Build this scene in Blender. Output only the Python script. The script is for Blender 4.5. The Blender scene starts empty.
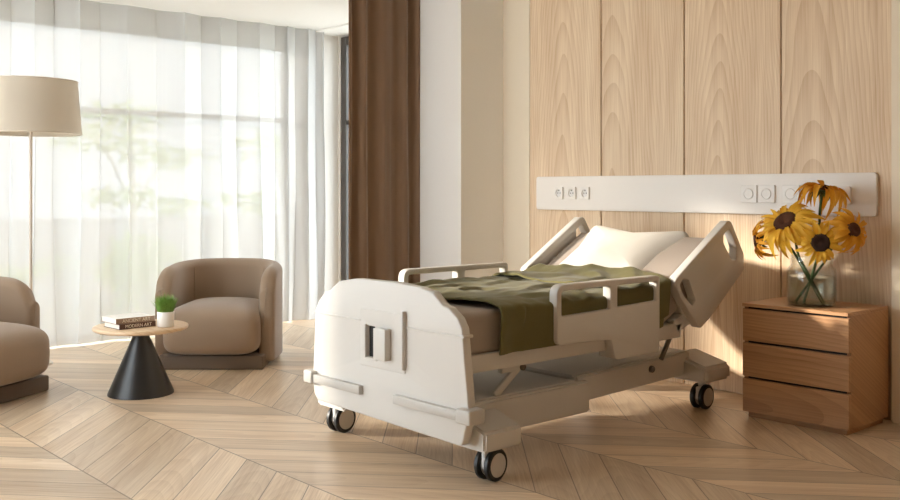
import bpy, bmesh, math, random
from mathutils import Vector, Matrix, Euler, noise
random.seed(7)
sc = bpy.context.scene
COL = sc.collection
PI = math.pi
MW = {}                                   # world matrix of every object made here

# ------------------------------------------------------------------ helpers
def lin(r, g, b):
    f = lambda c: (c/255/12.92) if c/255 <= .04045 else ((c/255+.055)/1.055)**2.4
    return (f(r), f(g), f(b), 1)

def thing(name, label, cat, loc=(0, 0, 0), rz=0, group=None):
    o = bpy.data.objects.new(name, None); COL.objects.link(o)
    o.location = loc; o.rotation_euler = (0, 0, rz); o.empty_display_size = .1
    o['label'] = label; o['category'] = cat
    if group: o['group'] = group
    MW[o] = Matrix.Translation(loc) @ Matrix.Rotation(rz, 4, 'Z')
    return o

def tag(o, label, cat, group=None, kind=None):
    o['label'] = label; o['category'] = cat
    if group: o['group'] = group
    if kind: o['kind'] = kind
    return o

def mk(name, bm, mat, parent=None, local=False, smooth=True, angle=35, origin=None):
    """link bm as one mesh object; bm is in world coordinates unless local"""
    me = bpy.data.meshes.new(name)
    o = bpy.data.objects.new(name, me); COL.objects.link(o)
    M = Matrix.Identity(4)
    if parent:
        o.parent = parent; M = MW[parent].copy()
    elif origin is not None:
        o.location = origin; M = Matrix.Translation(origin)
    MW[o] = M
    if not local:
        bm.transform(M.inverted())
    bmesh.ops.recalc_face_normals(bm, faces=bm.faces[:])
    bm.to_mesh(me); bm.free()
    for m in (mat if isinstance(mat, (list, tuple)) else [mat]): me.materials.append(m)
    if smooth:
        for p in me.polygons: p.use_smooth = True
        me.set_sharp_from_angle(angle=math.radians(angle))
    return o

def struct(name, bm, mat, **k):
    o = mk(name, bm, mat, **k); o['kind'] = 'structure'; return o

def B(): return bmesh.new()

def box(bm, x0, x1, y0, y1, z0, z1, bev=0, seg=2, M=None):
    vs = bmesh.ops.create_cube(bm, size=1)['verts']
    T = Matrix.Translation(((x0+x1)/2, (y0+y1)/2, (z0+z1)/2)) @ Matrix.Diagonal((abs(x1-x0), abs(y1-y0), abs(z1-z0), 1))
    bmesh.ops.transform(bm, matrix=T, verts=vs)
    if bev > 0:
        es = list({e for v in vs for e in v.link_edges})
        r = bmesh.ops.bevel(bm, geom=es, offset=bev, segments=seg, affect='EDGES', profile=.5)
        vs = list({v for f in r['faces'] for v in f.verts} | {v for v in vs if v.is_valid})
    if M is not None: bmesh.ops.transform(bm, matrix=M, verts=vs)
    return vs

def lathe(bm, prof, n=40, center=(0, 0, 0), M=None, cap=True):
    rings = []; vs = []
    for r, z in prof:
        ring = [bm.verts.new((center[0]+r*math.cos(2*PI*i/n), center[1]+r*math.sin(2*PI*i/n), center[2]+z)) for i in range(n)]
        rings.append(ring); vs += ring
    for a, b in zip(rings, rings[1:]):
        for i in range(n): bm.faces.new((a[i], a[(i+1) % n], b[(i+1) % n], b[i]))
    if cap:
        bm.faces.new(rings[0][::-1]); bm.faces.new(rings[-1])
    if M is not None: bmesh.ops.transform(bm, matrix=M, verts=vs)
    return vs

def tube(bm, pts, r, n=10, r2=None):
    pts = [Vector(p) for p in pts]; rings = []
    up = Vector((.123, .31, 1)).normalized()
    for i, p in enumerate(pts):
        t = (pts[min(i+1, len(pts)-1)]-pts[max(i-1, 0)]).normalized()
        a = t.cross(up)
        if a.length < 1e-3: a = t.cross(Vector((1, 0, 0)))
        a.normalize(); b = t.cross(a)
        rr = r if r2 is None else r+(r2-r)*i/(len(pts)-1)
        rings.append([bm.verts.new(p+rr*(math.cos(2*PI*k/n)*a+math.sin(2*PI*k/n)*b)) for k in range(n)])
    for A, C in zip(rings, rings[1:]):
        for k in range(n): bm.faces.new((A[k], A[(k+1) % n], C[(k+1) % n], C[k]))
    bm.faces.new(rings[0][::-1]); bm.faces.new(rings[-1])

def rnd_poly(pts, seg=6):
    """pts: (x, y, radius) -> list of points with rounded corners"""
    out = []; n = len(pts)
    for i in range(n):
        p = Vector(pts[i][:2]); a = Vector(pts[i-1][:2]); c = Vector(pts[(i+1) % n][:2]); r = pts[i][2]
        if r <= 0: out.append(p); continue
        d1 = (a-p).normalized(); d2 = (c-p).normalized()
        ang = d1.angle(d2); t = min(r/math.tan(ang/2), (a-p).length*.49, (c-p).length*.49)
        s = p+d1*t; e = p+d2*t
        for k in range(seg+1):
            q = k/seg
            out.append((1-q)**2*s+2*q*(1-q)*p+q*q*e)
    return out

def rrect(x0, y0, x1, y1, r): return [(x0, y0, r), (x1, y0, r), (x1, y1, r), (x0, y1, r)]

def plate(outline, holes, thick, bev, M):
    """flat board with holes: outline/holes are lists of 2-D points; thickness along local Z (centred); returns bm in world"""
    cu = bpy.data.curves.new('tmp', 'CURVE'); cu.dimensions = '2D'; cu.fill_mode = 'BOTH'
    cu.extrude = thick/2-bev; cu.bevel_depth = bev; cu.bevel_resolution = 2; cu.offset = -bev
    for poly in [outline]+holes:
        s = cu.splines.new('POLY'); s.points.add(len(poly)-1); s.use_cyclic_u = True
        for p, q in zip(s.points, poly): p.co = (q[0], q[1], 0, 1)
    ob = bpy.data.objects.new('tmp', cu); COL.objects.link(ob)
    dg = bpy.context.evaluated_depsgraph_get(); dg.update()
    me = bpy.data.meshes.new_from_object(ob.evaluated_get(dg))
    bm = B(); bm.from_mesh(me)
    bmesh.ops.remove_doubles(bm, verts=bm.verts[:], dist=1e-5)
    bpy.data.objects.remove(ob); bpy.data.curves.remove(cu); bpy.data.meshes.remove(me)
    bm.transform(M); return bm

def text_bm(s, size, depth, M, sx=1.0):
    cu = bpy.data.curves.new('tmp', 'FONT'); cu.body = s; cu.size = size; cu.extrude = depth
    cu.align_x = 'CENTER'; cu.align_y = 'CENTER'
    ob = bpy.data.objects.new('tmp', cu); COL.objects.link(ob)
    dg = bpy.context.evaluated_depsgraph_get(); dg.update()
    me = bpy.data.meshes.new_from_object(ob.evaluated_get(dg))
    bm = B(); bm.from_mesh(me)
    bpy.data.objects.remove(ob); bpy.data.curves.remove(cu); bpy.data.meshes.remove(me)
    bm.transform(M @ Matrix.Diagonal((sx, 1, 1, 1))); return bm

def frame(o, x, y, z):
    """matrix with given origin and axes"""
    M = Matrix.Identity(4)
    for i, a in enumerate((x, y, z)):
        for j in range(3): M[j][i] = a[j]
    for j in range(3): M[j][3] = o[j]
    return M

def pillowy(bm, hx, hy, hz, e1=.35, e2=.35, n=36, m=20, fn=None, M=None):
    """superellipsoid"""
    pw = lambda c, e: math.copysign(abs(c)**e, c)
    rings = []
    for j in range(1, m):
        ph = -PI/2+PI*j/m
        ring = []
        for i in range(n):
            th = 2*PI*i/n
            p = Vector((hx*pw(math.cos(ph), e1)*pw(math.cos(th), e2), hy*pw(math.cos(ph), e1)*pw(math.sin(th), e2), hz*pw(math.sin(ph), e1)))
            ring.append(p)
        rings.append(ring)
    bot = Vector((0, 0, -hz)); top = Vector((0, 0, hz))
    f = (lambda p: fn(p)) if fn else (lambda p: p)
    R = [[bm.verts.new(f(p)) for p in r] for r in rings]
    vb = bm.verts.new(f(bot)); vt = bm.verts.new(f(top))
    for a, b in zip(R, R[1:]):
        for i in range(n): bm.faces.new((a[i], a[(i+1) % n], b[(i+1) % n], b[i]))
    for i in range(n):
        bm.faces.new((vb, R[0][(i+1) % n], R[0][i])); bm.faces.new((vt, R[-1][i], R[-1][(i+1) % n]))
    if M is not None: bm.transform(M)

# ------------------------------------------------------------------ node helper
class NT:
    def __init__(s, name):
        s.mat = bpy.data.materials.new(name); s.mat.use_nodes = True
        s.t = s.mat.node_tree; s.t.nodes.clear()
        s.out = s.t.nodes.new('ShaderNodeOutputMaterial')
    def n(s, typ, **k):
        nd = s.t.nodes.new('ShaderNode'+typ)
        for a, v in k.items(): setattr(nd, a, v)
        return nd
    def set(s, sock, v):
        if isinstance(v, bpy.types.NodeSocket): s.t.links.new(v, sock)
        elif v is not None: sock.default_value = v
    def m(s, op, a, b=None, c=None):
        nd = s.n('Math', operation=op)
        for i, v in enumerate((a, b, c)): s.set(nd.inputs[i], v)
        return nd.outputs[0]
    def xyz(s, x=0., y=0., z=0.):
        nd = s.n('CombineXYZ')
        for i, v in enumerate((x, y, z)): s.set(nd.inputs[i], v)
        return nd.outputs[0]
    def pos(s, obj=False):
        if obj: p = s.n('TexCoord').outputs['Object']
        else: p = s.n('NewGeometry').outputs['Position']
        sp = s.n('SeparateXYZ'); s.set(sp.inputs[0], p)
        return sp.outputs[0], sp.outputs[1], sp.outputs[2], p
    def noise(s, vec, scale=1., detail=3., rough=.5, dist=0.):
        nd = s.n('TexNoise'); s.set(nd.inputs['Vector'], vec)
        nd.inputs['Scale'].default_value = scale; nd.inputs['Detail'].default_value = detail
        nd.inputs['Roughness'].default_value = rough; nd.inputs['Distortion'].default_value = dist
        return nd.outputs['Fac']
    def white(s, vec):
        nd = s.n('TexWhiteNoise'); s.set(nd.inputs['Vector'], vec); return nd.outputs['Value']
    def ramp(s, f, stops, interp='LINEAR'):
        nd = s.n('ValToRGB'); s.set(nd.inputs[0], f); cr = nd.color_ramp; cr.interpolation = interp
        while len(cr.elements) < len(stops): cr.elements.new(.5)
        for e, (p, c) in zip(cr.elements, stops): e.position = p; e.color = c
        return nd.outputs[0]
    def mix(s, f, a, b, mode='MIX'):
        nd = s.n('Mix', data_type='RGBA', blend_type=mode)
        s.set(nd.inputs[0], f); s.set(nd.inputs[6], a); s.set(nd.inputs[7], b); return nd.outputs[2]
    def bump(s, h, strength=.2, dist=.01):
        nd = s.n('Bump'); s.set(nd.inputs['Height'], h); nd.inputs['Strength'].default_value = strength
        nd.inputs['Distance'].default_value = dist; return nd.outputs[0]
    def bsdf(s, color, rough=.5, normal=None, spec=.5, **k):
        p = s.n('BsdfPrincipled'); s.set(p.inputs['Base Color'], color); s.set(p.inputs['Roughness'], rough)
        p.inputs['Specular IOR Level'].default_value = spec
        if normal is not None: s.set(p.inputs['Normal'], normal)
        for a, v in k.items(): s.set(p.inputs[a.replace('_', ' ')], v)
        return p
    def done(s, sh):
        s.t.links.new(sh.outputs[0] if hasattr(sh, 'outputs') else sh, s.out.inputs[0]); return s.mat

def plain(name, col, rough=.5, nscale=0, nstr=.1, var=.04, spec=.5, metal=0., sheen=0.):
    t = NT(name); x, y, z, p = t.pos(obj=True)
    f = t.noise(p, nscale or 6, 3)
    c2 = tuple(c*(1-var*2) for c in col[:3])+(1,)
    color = t.mix(f, c2, tuple(min(1, c*(1+var*.6)) for c in col[:3])+(1,))
    nm = t.bump(t.noise(p, nscale, 2), nstr, .002) if nscale and nstr else None
    b = t.bsdf(color, rough, nm, spec, Metallic=metal)
    if sheen: b.inputs['Sheen Weight'].default_value = sheen; b.inputs['Sheen Roughness'].default_value = .5
    return t.done(b)

def wood_color(t, al, ac, seed, dark, light, ring=9., fine=90., rw=.16, lo=.32, hi=.80):
    """al: along grain, ac: across, seed: random per board"""
    sx = t.m('MULTIPLY', seed, 37.)
    wob = t.noise(t.xyz(t.m('MULTIPLY', al, 1.1), t.m('MULTIPLY', ac, 5.), sx), 1., 2, .5)
    # cathedral rings: distance from a tilted trunk axis
    dx = t.m('ADD', ac, t.m('MULTIPLY', t.m('SUBTRACT', wob, .5), .10))
    dz = t.m('ADD', t.m('MULTIPLY', al, .055), t.m('MULTIPLY', t.m('SUBTRACT', t.noise(t.xyz(t.m('MULTIPLY', al, .5), sx, 0.), 1., 1), .5), .18))
    rad = t.m('SQRT', t.m('ADD', t.m('MULTIPLY', dx, dx), t.m('MULTIPLY', dz, dz)))
    w = t.m('FRACT', t.m('MULTIPLY', rad, ring*10))
    w = t.m('POWER', w, 1.8)
    g = t.noise(t.xyz(t.m('MULTIPLY', al, 3.), t.m('MULTIPLY', ac, fine*2), sx), 1., 4, .6)
    g2 = t.noise(t.xyz(t.m('MULTIPLY', al, .8), t.m('MULTIPLY', ac, fine*.16), sx), 1., 3, .6)
    f = t.m('ADD', t.m('MULTIPLY', w, rw), t.m('ADD', t.m('MULTIPLY', g, .45), t.m('MULTIPLY', g2, .5)))
    f.node.use_clamp = True
    return t.ramp(f, [(lo, light), ((lo+hi)/2, tuple((a+b)/2 for a, b in zip(dark, light))), (hi, dark)]), f

# ------------------------------------------------------------------ materials
def floor_mat():
    t = NT('chevron_oak'); X, Y, Z, P = t.pos()
    W, S, T = .247, .6135, 1.107
    v = t.m('DIVIDE', t.m('SUBTRACT', Y, 1.556), S); k = t.m('FLOOR', v); fr = t.m('SUBTRACT', v, k)
    par = t.m('SUBTRACT', k, t.m('MULTIPLY', t.m('FLOOR', t.m('MULTIPLY', k, .5)), 2.))
    sg = t.m('SUBTRACT', 1., t.m('MULTIPLY', par, 2.))
    yy = t.m('MULTIPLY', fr, S)
    off = t.m('MULTIPLY', par, T*S)
    s = t.m('ADD', t.m('ADD', X, off), t.m('MULTIPLY', sg, t.m('MULTIPLY', yy, T)))
    q = t.m('DIVIDE', t.m('ADD', s, 3.594), W); idx = t.m('FLOOR', q); ff = t.m('SUBTRACT', q, idx)
    rnd = t.white(t.xyz(idx, k, 3.)); rnd2 = t.white(t.xyz(k, idx, 9.))
    al = t.m('ADD', t.m('MULTIPLY', yy, 1.49), t.m('MULTIPLY', rnd, 6.)); ac = t.m('MULTIPLY', t.m('SUBTRACT', ff, t.m('SUBTRACT', t.m('MULTIPLY', rnd2, 1.8), .4)), W*.67)
    col, f = wood_color(t, al, ac, rnd, lin(150, 108, 66), lin(241, 220, 191), ring=8., fine=70., rw=.07, lo=.24, hi=.95)
    tone = t.m('ADD', .74, t.m('MULTIPLY', t.white(t.xyz(idx, 7., k)), .34))
    col = t.mix(1., col, t.xyz(tone, tone, tone), 'MULTIPLY')
    # joints
    e1 = t.m('LESS_THAN', t.m('MINIMUM', ff, t.m('SUBTRACT', 1., ff)), .0135)
    e2 = t.m('LESS_THAN', t.m('MINIMUM', fr, t.m('SUBTRACT', 1., fr)), .0055)
    gap = t.m('MAXIMUM', e1, e2)
    col = t.mix(t.m('MULTIPLY', gap, .68), col, lin(70, 46, 28))
    h = t.m('SUBTRACT', t.m('MULTIPLY', f, -.15), gap)
    b = t.bsdf(col, t.m('ADD', .27, t.m('MULTIPLY', f, .16)), t.bump(h, .2, .003), .6)
    return t.done(b)

def panel_mat():
    t = NT('oak_veneer_panels'); X, Y, Z, P = t.pos()
    q = t.m('DIVIDE', t.m('ADD', X, 4.75), .6475); idx = t.m('FLOOR', q); ff = t.m('SUBTRACT', q, idx)
    rnd = t.white(t.xyz(idx, 5.3, 2.)); rnd2 = t.white(t.xyz(2., idx, 1.))
    # two mirrored leaves to a panel
    ac = t.m('MULTIPLY', t.m('SUBTRACT', ff, t.m('ADD', .05, t.m('MULTIPLY', rnd2, .9))), .6475)
    al = t.m('ADD', Z, t.m('MULTIPLY', rnd, 8.))
    col, f = wood_color(t, al, ac, rnd, lin(200, 164, 126), lin(244, 223, 193), ring=6.5, fine=80.)
    tone = t.m('ADD', .93, t.m('MULTIPLY', rnd2, .1))
    col = t.mix(1., col, t.xyz(tone, tone, tone), 'MULTIPLY')
    return t.done(t.bsdf(col, .5, t.bump(f, .12, .002), .35))

def wood_obj(name, dark, light, axis='X', ring=5., fine=60., rough=.45, off=(.05, .02)):
    t = NT(name); X, Y, Z, P = t.pos(obj=True)
    c = {'X': (X, t.m('ADD', t.m('MULTIPLY', Y, .6), Z)), 'Z': (Z, t.m('ADD', X, Y))}[axis]
    al = t.m('ADD', c[0], .7); ac = t.m('ADD', c[1], off[0])
    rnd = t.n('ObjectInfo').outputs['Random']
    col, f = wood_color(t, t.m('ADD', al, t.m('MULTIPLY', rnd, 5.)), ac, rnd, dark, light, ring, fine)
    return t.done(t.bsdf(col, rough, t.bump(f, .1, .002), .4))

def fabric(name, c1, c2, scale=350., rough=.9, sheen=.15, bump=.25, big=3.):
    t = NT(name); X, Y, Z, P = t.pos(obj=True)
    f = t.noise(P, scale, 2); g = t.noise(P, big, 3)
    col = t.mix(t.m('ADD', t.m('MULTIPLY', f, .6), t.m('MULTIPLY', g, .4)), c1, c2)
    b = t.bsdf(col, rough, t.bump(f, bump, .002), .2)
    b.inputs['Sheen Weight'].default_value = sheen
    return t.done(b)

def glass(name, tint=(1, 1, 1, 1), ior=1.45):
    t = NT(name); tr = t.n('BsdfTransparent'); tr.inputs[0].default_value = tint
    gl = t.n('BsdfGlossy'); gl.inputs['Roughness'].default_value = .02
    lw = t.n('LayerWeight'); fo = t.m('ADD', .035, t.m('MULTIPLY', t.m('POWER', lw.outputs['Facing'], 3.), .75))
    mx = t.n('MixShader'); t.set(mx.inputs[0], fo); t.set(mx.inputs[1], tr.outputs[0]); t.set(mx.inputs[2], gl.outputs[0])
    return t.done(mx)

def sheer_mat():
    t = NT('sheer_voile'); X, Y, Z, P = t.pos()
    tr = t.n('BsdfTransparent'); tr.inputs[0].default_value = (1, 1, 1, 1)
    tl = t.n('BsdfTranslucent'); df = t.n('BsdfDiffuse')
    th = t.noise(t.xyz(t.m('MULTIPLY', Y, 60.), t.m('MULTIPLY', Z, 1.5), 0.), 1., 2)
    c = t.mix(th, SHEER_A, SHEER_B)
    t.set(tl.inputs[0], c); t.set(df.inputs[0], (.88, .88, .87, 1))
    a = t.n('MixShader'); a.inputs[0].default_value = .62
    t.set(a.inputs[1], tl.outputs[0]); t.set(a.inputs[2], df.outputs[0])
    b = t.n('MixShader'); t.set(b.inputs[0], SHEER_D)
    t.set(b.inputs[1], tr.outputs[0]); t.set(b.inputs[2], a.outputs[0])
    return t.done(b)

def translucent(name, col, tcol, f=.5, scale=300):
    t = NT(name); X, Y, Z, P = t.pos(obj=True)
    n = t.noise(P, scale, 2)
    tl = t.n('BsdfTranslucent'); t.set(tl.inputs[0], tcol)
    p = t.bsdf(t.mix(n, tuple(c*.93 for c in col[:3])+(1,), col), .9, t.bump(n, .15, .002), .1)
    m = t.n('MixShader'); m.inputs[0].default_value = f
    t.set(m.inputs[1], p.outputs[0]); t.set(m.inputs[2], tl.outputs[0])
    return t.done(m)

SHEER_A, SHEER_B, SHEER_D = (.12, .12, .12, 1), (.17, .17, .17, 1), .957
M_floor = floor_mat(); M_panel = panel_mat()
M_wall = plain('white_plaster', lin(240, 236, 230), .85, 60, .03, .01)
M_beige = plain('beige_plaster', lin(238, 225, 204), .85, 60, .03, .01)
M_darkwall = plain('unseen_wall_brown', lin(112, 84, 60), .85, 60, .03, .01)  # dark brown picked to cut and warm the bounce from unseen walls
M_ceil = plain('ceiling_paint', lin(248, 247, 244), .9, 60, .02, .008)
M_frame = plain('dark_window_metal', lin(84, 80, 76), .45)
M_sheer = sheer_mat()
M_glass = glass('window_glass')
M_jar = glass('jar_glass', (.955, .97, .965, 1))
M_water = glass('water', (.87, .90, .86, 1))
M_brown = fabric('brown_drape', lin(122, 97, 76), lin(140, 114, 91), 400, .85, .3, .15)
M_bed = plain('white_bed_plastic', lin(207, 204, 199), .38, 0, 0, .01, .45)
M_bedgrey = plain('lightened_base_plastic', lin(226, 224, 221), .5, 0, 0, .01)  # lightened to put the skylight on the base top into its colour
M_bar = plain('bumper_grey', lin(190, 186, 180), .4, 0, 0, .01)
M_alu = plain('satin_metal', lin(128, 122, 114), .32, 0, 0, .02, .5, .85)
M_dark = plain('black_gap', lin(24, 21, 19), .6)  # dark backing and holes, plus painted shade in slot and drawer gaps
M_tyre = plain('black_rubber', lin(26, 26, 27), .45)
M_matt = fabric('grey_mattress_cover', lin(152, 140, 130), lin(172, 160, 149), 500, .85, .1, .15)
M_sheet = fabric('cream_pillow_linen', lin(200, 195, 186), lin(211, 206, 197), 300, .85, .1, .1)
M_green = fabric('olive_blanket', lin(88, 83, 46), lin(112, 106, 65), 260, .75, .12, .15)
M_chair = fabric('taupe_upholstery', lin(142, 121, 101), lin(162, 140, 119), 420, .9, .3, .2)
M_plinth = fabric('dark_taupe_plinth', lin(104, 90, 78), lin(116, 101, 88), 300, .8, .1, .1)
M_oaktop = wood_obj('pale_oak_top', lin(206, 172, 134), lin(232, 205, 172), 'X', 4., 50., .4)
M_black = plain('black_metal_cone', lin(40, 38, 36), .38)
M_walnut = wood_obj('oak_nightstand', lin(152, 108, 70), lin(200, 156, 113), 'X', 6., 60., .42)
M_walnut_v = wood_obj('oak_nightstand_side', lin(150, 107, 70), lin(192, 148, 106), 'X', 5., 60., .42)
M_shade = translucent('linen_shade', lin(228, 218, 203), (.72, .67, .59, 1), .5)
M_pole = plain('painted_pole', lin(206, 192, 176), .35, 0, 0, .02, .5)
M_pot = plain('white_ceramic', lin(238, 234, 228), .35)
M_grass = plain('grass_green', lin(120, 164, 66), .6, 40, 0, .3)
M_soil = plain('soil', lin(52, 38, 28), .95, 80, .3, .2)
M_paper = plain('page_paper', lin(240, 236, 228), .8)
M_cov1 = plain('grey_brown_cover', lin(160, 132, 112), .5)
M_cov2 = plain('dark_brown_cover', lin(88, 56, 42), .5)
M_cov3 = plain('white_book_top', lin(236, 232, 226), .5)
M_ink = plain('cream_lettering', lin(240, 228, 208), .6)
M_service = plain('white_service_panel', lin(238, 232, 224), .42, 0, 0, .01)
M_socket = plain('socket_plastic', lin(238, 233, 226), .35, 0, 0, .01)
M_disc = plain('sunflower_disc', lin(92, 50, 22), .9, 160, 1., .35)
M_disc2 = plain('sunflower_disc_dark', lin(58, 32, 18), .9, 160, 1., .35)
M_stem = plain('green_stem', lin(66, 92, 40), .6, 30, .1, .2)
M_sepal = plain('green_sepal', lin(70, 88, 36), .6, 30, .1, .2)

def petal_mat(name, a, b, tf=.25):
    t = NT(name); X, Y, Z, P = t.pos(obj=True)
    n = t.noise(P, 22, 3); c = t.mix(n, a, b)
    p = t.bsdf(c, .55, t.bump(t.noise(P, 160, 2), .15, .001), .3)
    tl = t.n('BsdfTranslucent'); t.set(tl.inputs[0], c)
    m = t.n('MixShader'); m.inputs[0].default_value = tf
    t.set(m.inputs[1], p.outputs[0]); t.set(m.inputs[2], tl.outputs[0]); return t.done(m)
M_petal = petal_mat('yellow_petals', lin(236, 178, 36), lin(252, 212, 84))
M_petal2 = petal_mat('ochre_petals', lin(214, 146, 34), lin(244, 186, 58))
M_leaf = petal_mat('garden_leaves', lin(196, 218, 140), lin(220, 236, 168), .55)
M_leaf2 = petal_mat('garden_palm', lin(204, 226, 136), lin(226, 240, 166), .55)
M_bark = plain('garden_bark', lin(200, 192, 180), .9, 20, .2, .1)
M_pave = plain('garden_paving', lin(200, 196, 188), .9, 5, .1, .05)

# ------------------------------------------------------------------ room shell
H = 2.66
XL, XR, YB, YH = -7.50, 1.6, -1.6, 5.019        # window wall, right wall, rear wall, head wall
b = B(); box(b, XL-.25, XR, YB, 5.6, -.08, 0); struct('floor', b, M_floor, smooth=False)
b = B(); box(b, XL-.25, -6.021, YB, 4.965, H, H+.12)
struct('ceiling', b, M_ceil, smooth=False)
HB = 2.86
b = B(); box(b, -5.999, XR, YB, 5.6, HB, HB+.1); box(b, -6.02, -6.0, YB, 5.6, H, HB+.1); struct('ceiling_bed', b, M_ceil, smooth=False)
b = B(); box(b, XL-.25, -6.021, 4.965, 5.6, H-.014, H+.12); struct('ceiling_bay', b, M_ceil, smooth=False)

# window wall (left): header, end pier, opening, unseen sun-blocking sill and blank stretch added
WY0, WY1 = -1.5, 4.756
b = B(); box(b, XL-.18, XL, YB, WY1, 2.505, H); box(b, XL-.18, XL, WY1, 5.4, 0, H); box(b, XL-.18, XL, YB, WY0, 0, 2.505); box(b, XL-.18, XL, WY0, 1.55, 0, 1.2); box(b, XL-.18, XL, WY0, -.85, 1.2, 2.505)
struct('wall_window', b, M_wall, smooth=False)
b = B()
fx0, fx1 = XL-.13, XL-.07
ys = [-.85, .35, 1.58, WY1]
for y in ys:
    a = .03; yy0 = max(-.85, y-a); yy1 = min(WY1, y+a); box(b, fx0, fx1, yy0, yy1, .0, 2.505)
for y0, y1 in zip(ys, ys[1:]):
    for z0, z1 in ((0, .05), (1.805, 1.845), (2.465, 2.505)):
        if y0 > 1.5 or z0 > 2: box(b, fx0, fx1, y0, y1, z0, z1)
w1 = struct('window_1', b, M_frame, smooth=False)
b = B(); box(b, XL-.105, XL-.097, -.85, WY1, .02, 2.49); g = mk('window_pane', b, M_glass, w1, smooth=False)

# bay window behind the brown drape
YBW = 5.28
b = B(); box(b, XL, -7.47, YBW, YBW+.12, 0, H); box(b, -6.02, -5.92, YBW, YBW+.12, 0, H)
box(b, XL-.18, XL, 5.4, 5.6, 0, H)
struct('wall_bay', b, M_wall, smooth=False)
b = B(); wx0, wx1 = -7.47, -6.02
for x0, x1 in ((wx0, wx0+.085), (wx1-.085, wx1), (-6.79, -6.70)): box(b, x0, x1, YBW+.01, YBW+.08, 0, 2.635, .004, 1)
for z0, z1 in ((0, .07), (1.81, 1.85), (2.555, 2.635)): box(b, wx0+.085, wx1-.085, YBW+.02, YBW+.07, z0, z1)
w2 = struct('window_2', b, M_frame, smooth=False)
b = B(); box(b, wx0+.05, wx1-.05, YBW+.042, YBW+.048, .03, 2.6); mk('window_pane', b, M_glass, w2, smooth=False)

# pier and niche left of the panelled wall
b = B(); box(b, -5.923, -5.434, 4.97, 5.6, 0, HB); struct('wall_pier', b, [M_wall], smooth=False)
b = B(); box(b, -5.434, -4.74, 5.425, 5.6, 0, HB); struct('wall_niche', b, M_beige, smooth=False)

# oak panelled head wall: four boards with open joints on a dark backing
SE = [-4.755, -4.104, -3.451, -2.804, -2.180]
b = B()
for i in range(4):
    box(b, SE[i]+(.004 if i else 0), SE[i+1]-.004, YH, YH+.03, 0, HB, .0025, 1)
struct('wall_head', b, M_panel, smooth=False)
b = B(); box(b, -4.745, -2.17, YH+.03, YH+.25, 0, HB); struct('wall_head_backing', b, M_dark, smooth=False)
b = B(); box(b, -4.777, -4.757, YH-.004, YH+.45, 0, HB, .002, 1); struct('trim_1', b, M_beige, smooth=False)
b = B(); box(b, -2.166, XR, YH-.045, YH+.25, 0, HB, .003, 1); struct('wall_end', b, M_beige, smooth=False)
b = B(); box(b, XR, XR+.12, YB, 5.2, 0, HB); struct('wall_right', b, M_darkwall, smooth=False)
b = B(); box(b, XL-.25, XR+.12, YB-.14, YB, 2.505, HB); box(b, -3.6, XR+.12, YB-.14, YB, 0, 2.505); box(b, XL-.25, XL+.3, YB-.14, YB, 0, 2.505)
struct('wall_rear', b, M_darkwall, smooth=False)
b = B()
for x in (XL+.3, -5.4, -3.6): box(b, x-.03, x+.03, YB-.1, YB-.04, 0, 2.505)
for z in (.02, 2.485): box(b, XL+.3, -3.6, YB-.1, YB-.04, z-.02, z+.02)
w3 = struct('window_rear_unseen', b, M_frame, smooth=False)  # unseen rear window, put in to light the footboard and left floor
b = B(); box(b, XL+.3, -3.6, YB-.073, YB-.067, .02, 2.49); mk('window_pane', b, M_glass, w3, smooth=False)

# ------------------------------------------------------------------ curtains
def drape(path, z0, z1, nz, sway, seed):
    """path: list of (x,y) at hem-free rest; returns bm"""
    b = B(); rows = []
    for j in range(nz+1):
        q = j/nz; z = z0+(z1-z0)*q; row = []
        for i, (x, y) in enumerate(path):
            s = (1-q)*sway
            nx = noise.noise(Vector((i*.05, z*.7, seed)))*s
            ny = noise.noise(Vector((i*.03, z*.5, seed+9)))*s
            row.append(b.verts.new((x+nx, y+ny, z)))
        rows.append(row)
    for r0, r1 in zip(rows, rows[1:]):
        for i in range(len(path)-1): b.faces.new((r0[i], r0[i+1], r1[i+1], r1[i]))
    return b

pth = []; ph = 0.; L0, L1 = 1.28, 5.02; N = 900
for i in range(N+1):
    q = i/N; y = L0+(L1-L0)*q
    dens = 1+.75*noise.noise(Vector((y*1.7, 3.1, 0)))+(.9 if y > 4.62 else 0)
    ph += (L1-L0)/N*2*PI*2.6*max(.35, dens)
    amp = .030+.022*noise.noise(Vector((y*2.3, 7.7, 0)))
    pth.append((XL+.105+amp*math.sin(ph), min(5.03, y+.028*math.sin(2*ph+.5)+.02*math.sin(ph*.5))))
o = mk('sheer_curtain', drape(pth, .012, H-.004, 14, .05, 1.), M_sheer, origin=(XL+.1, 3, 0), angle=80)
tag(o, 'white sheer floor-length curtain drawn across the bright window wall', 'curtain')

pth = []; N = 260
for i in range(N+1):
    q = i/N; y = 4.27+q*.78
    a = .026+.006*math.sin(q*9)
    pth.append((-5.955+a*math.sin(2*PI*4.6*q+1.3*math.sin(q*7)+1.2), y))
o = mk('drape', drape(pth, .012, HB-.004, 12, .03, 5.), M_brown, origin=(-5.96, 4.63, 0), angle=80)
md = o.modifiers.new('thick', 'SOLIDIFY'); md.thickness = .004
tag(o, 'brown floor-length curtain hanging beside the white pier', 'curtain')

# ------------------------------------------------------------------ hospital bed
CX = -3.372
bed = thing('hospital_bed', 'white adjustable hospital bed on castors with raised backrest', 'bed', (CX, 3.6, 0))
def mx(x): return 2*CX-x
YF = 2.60; FT = .044
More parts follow.
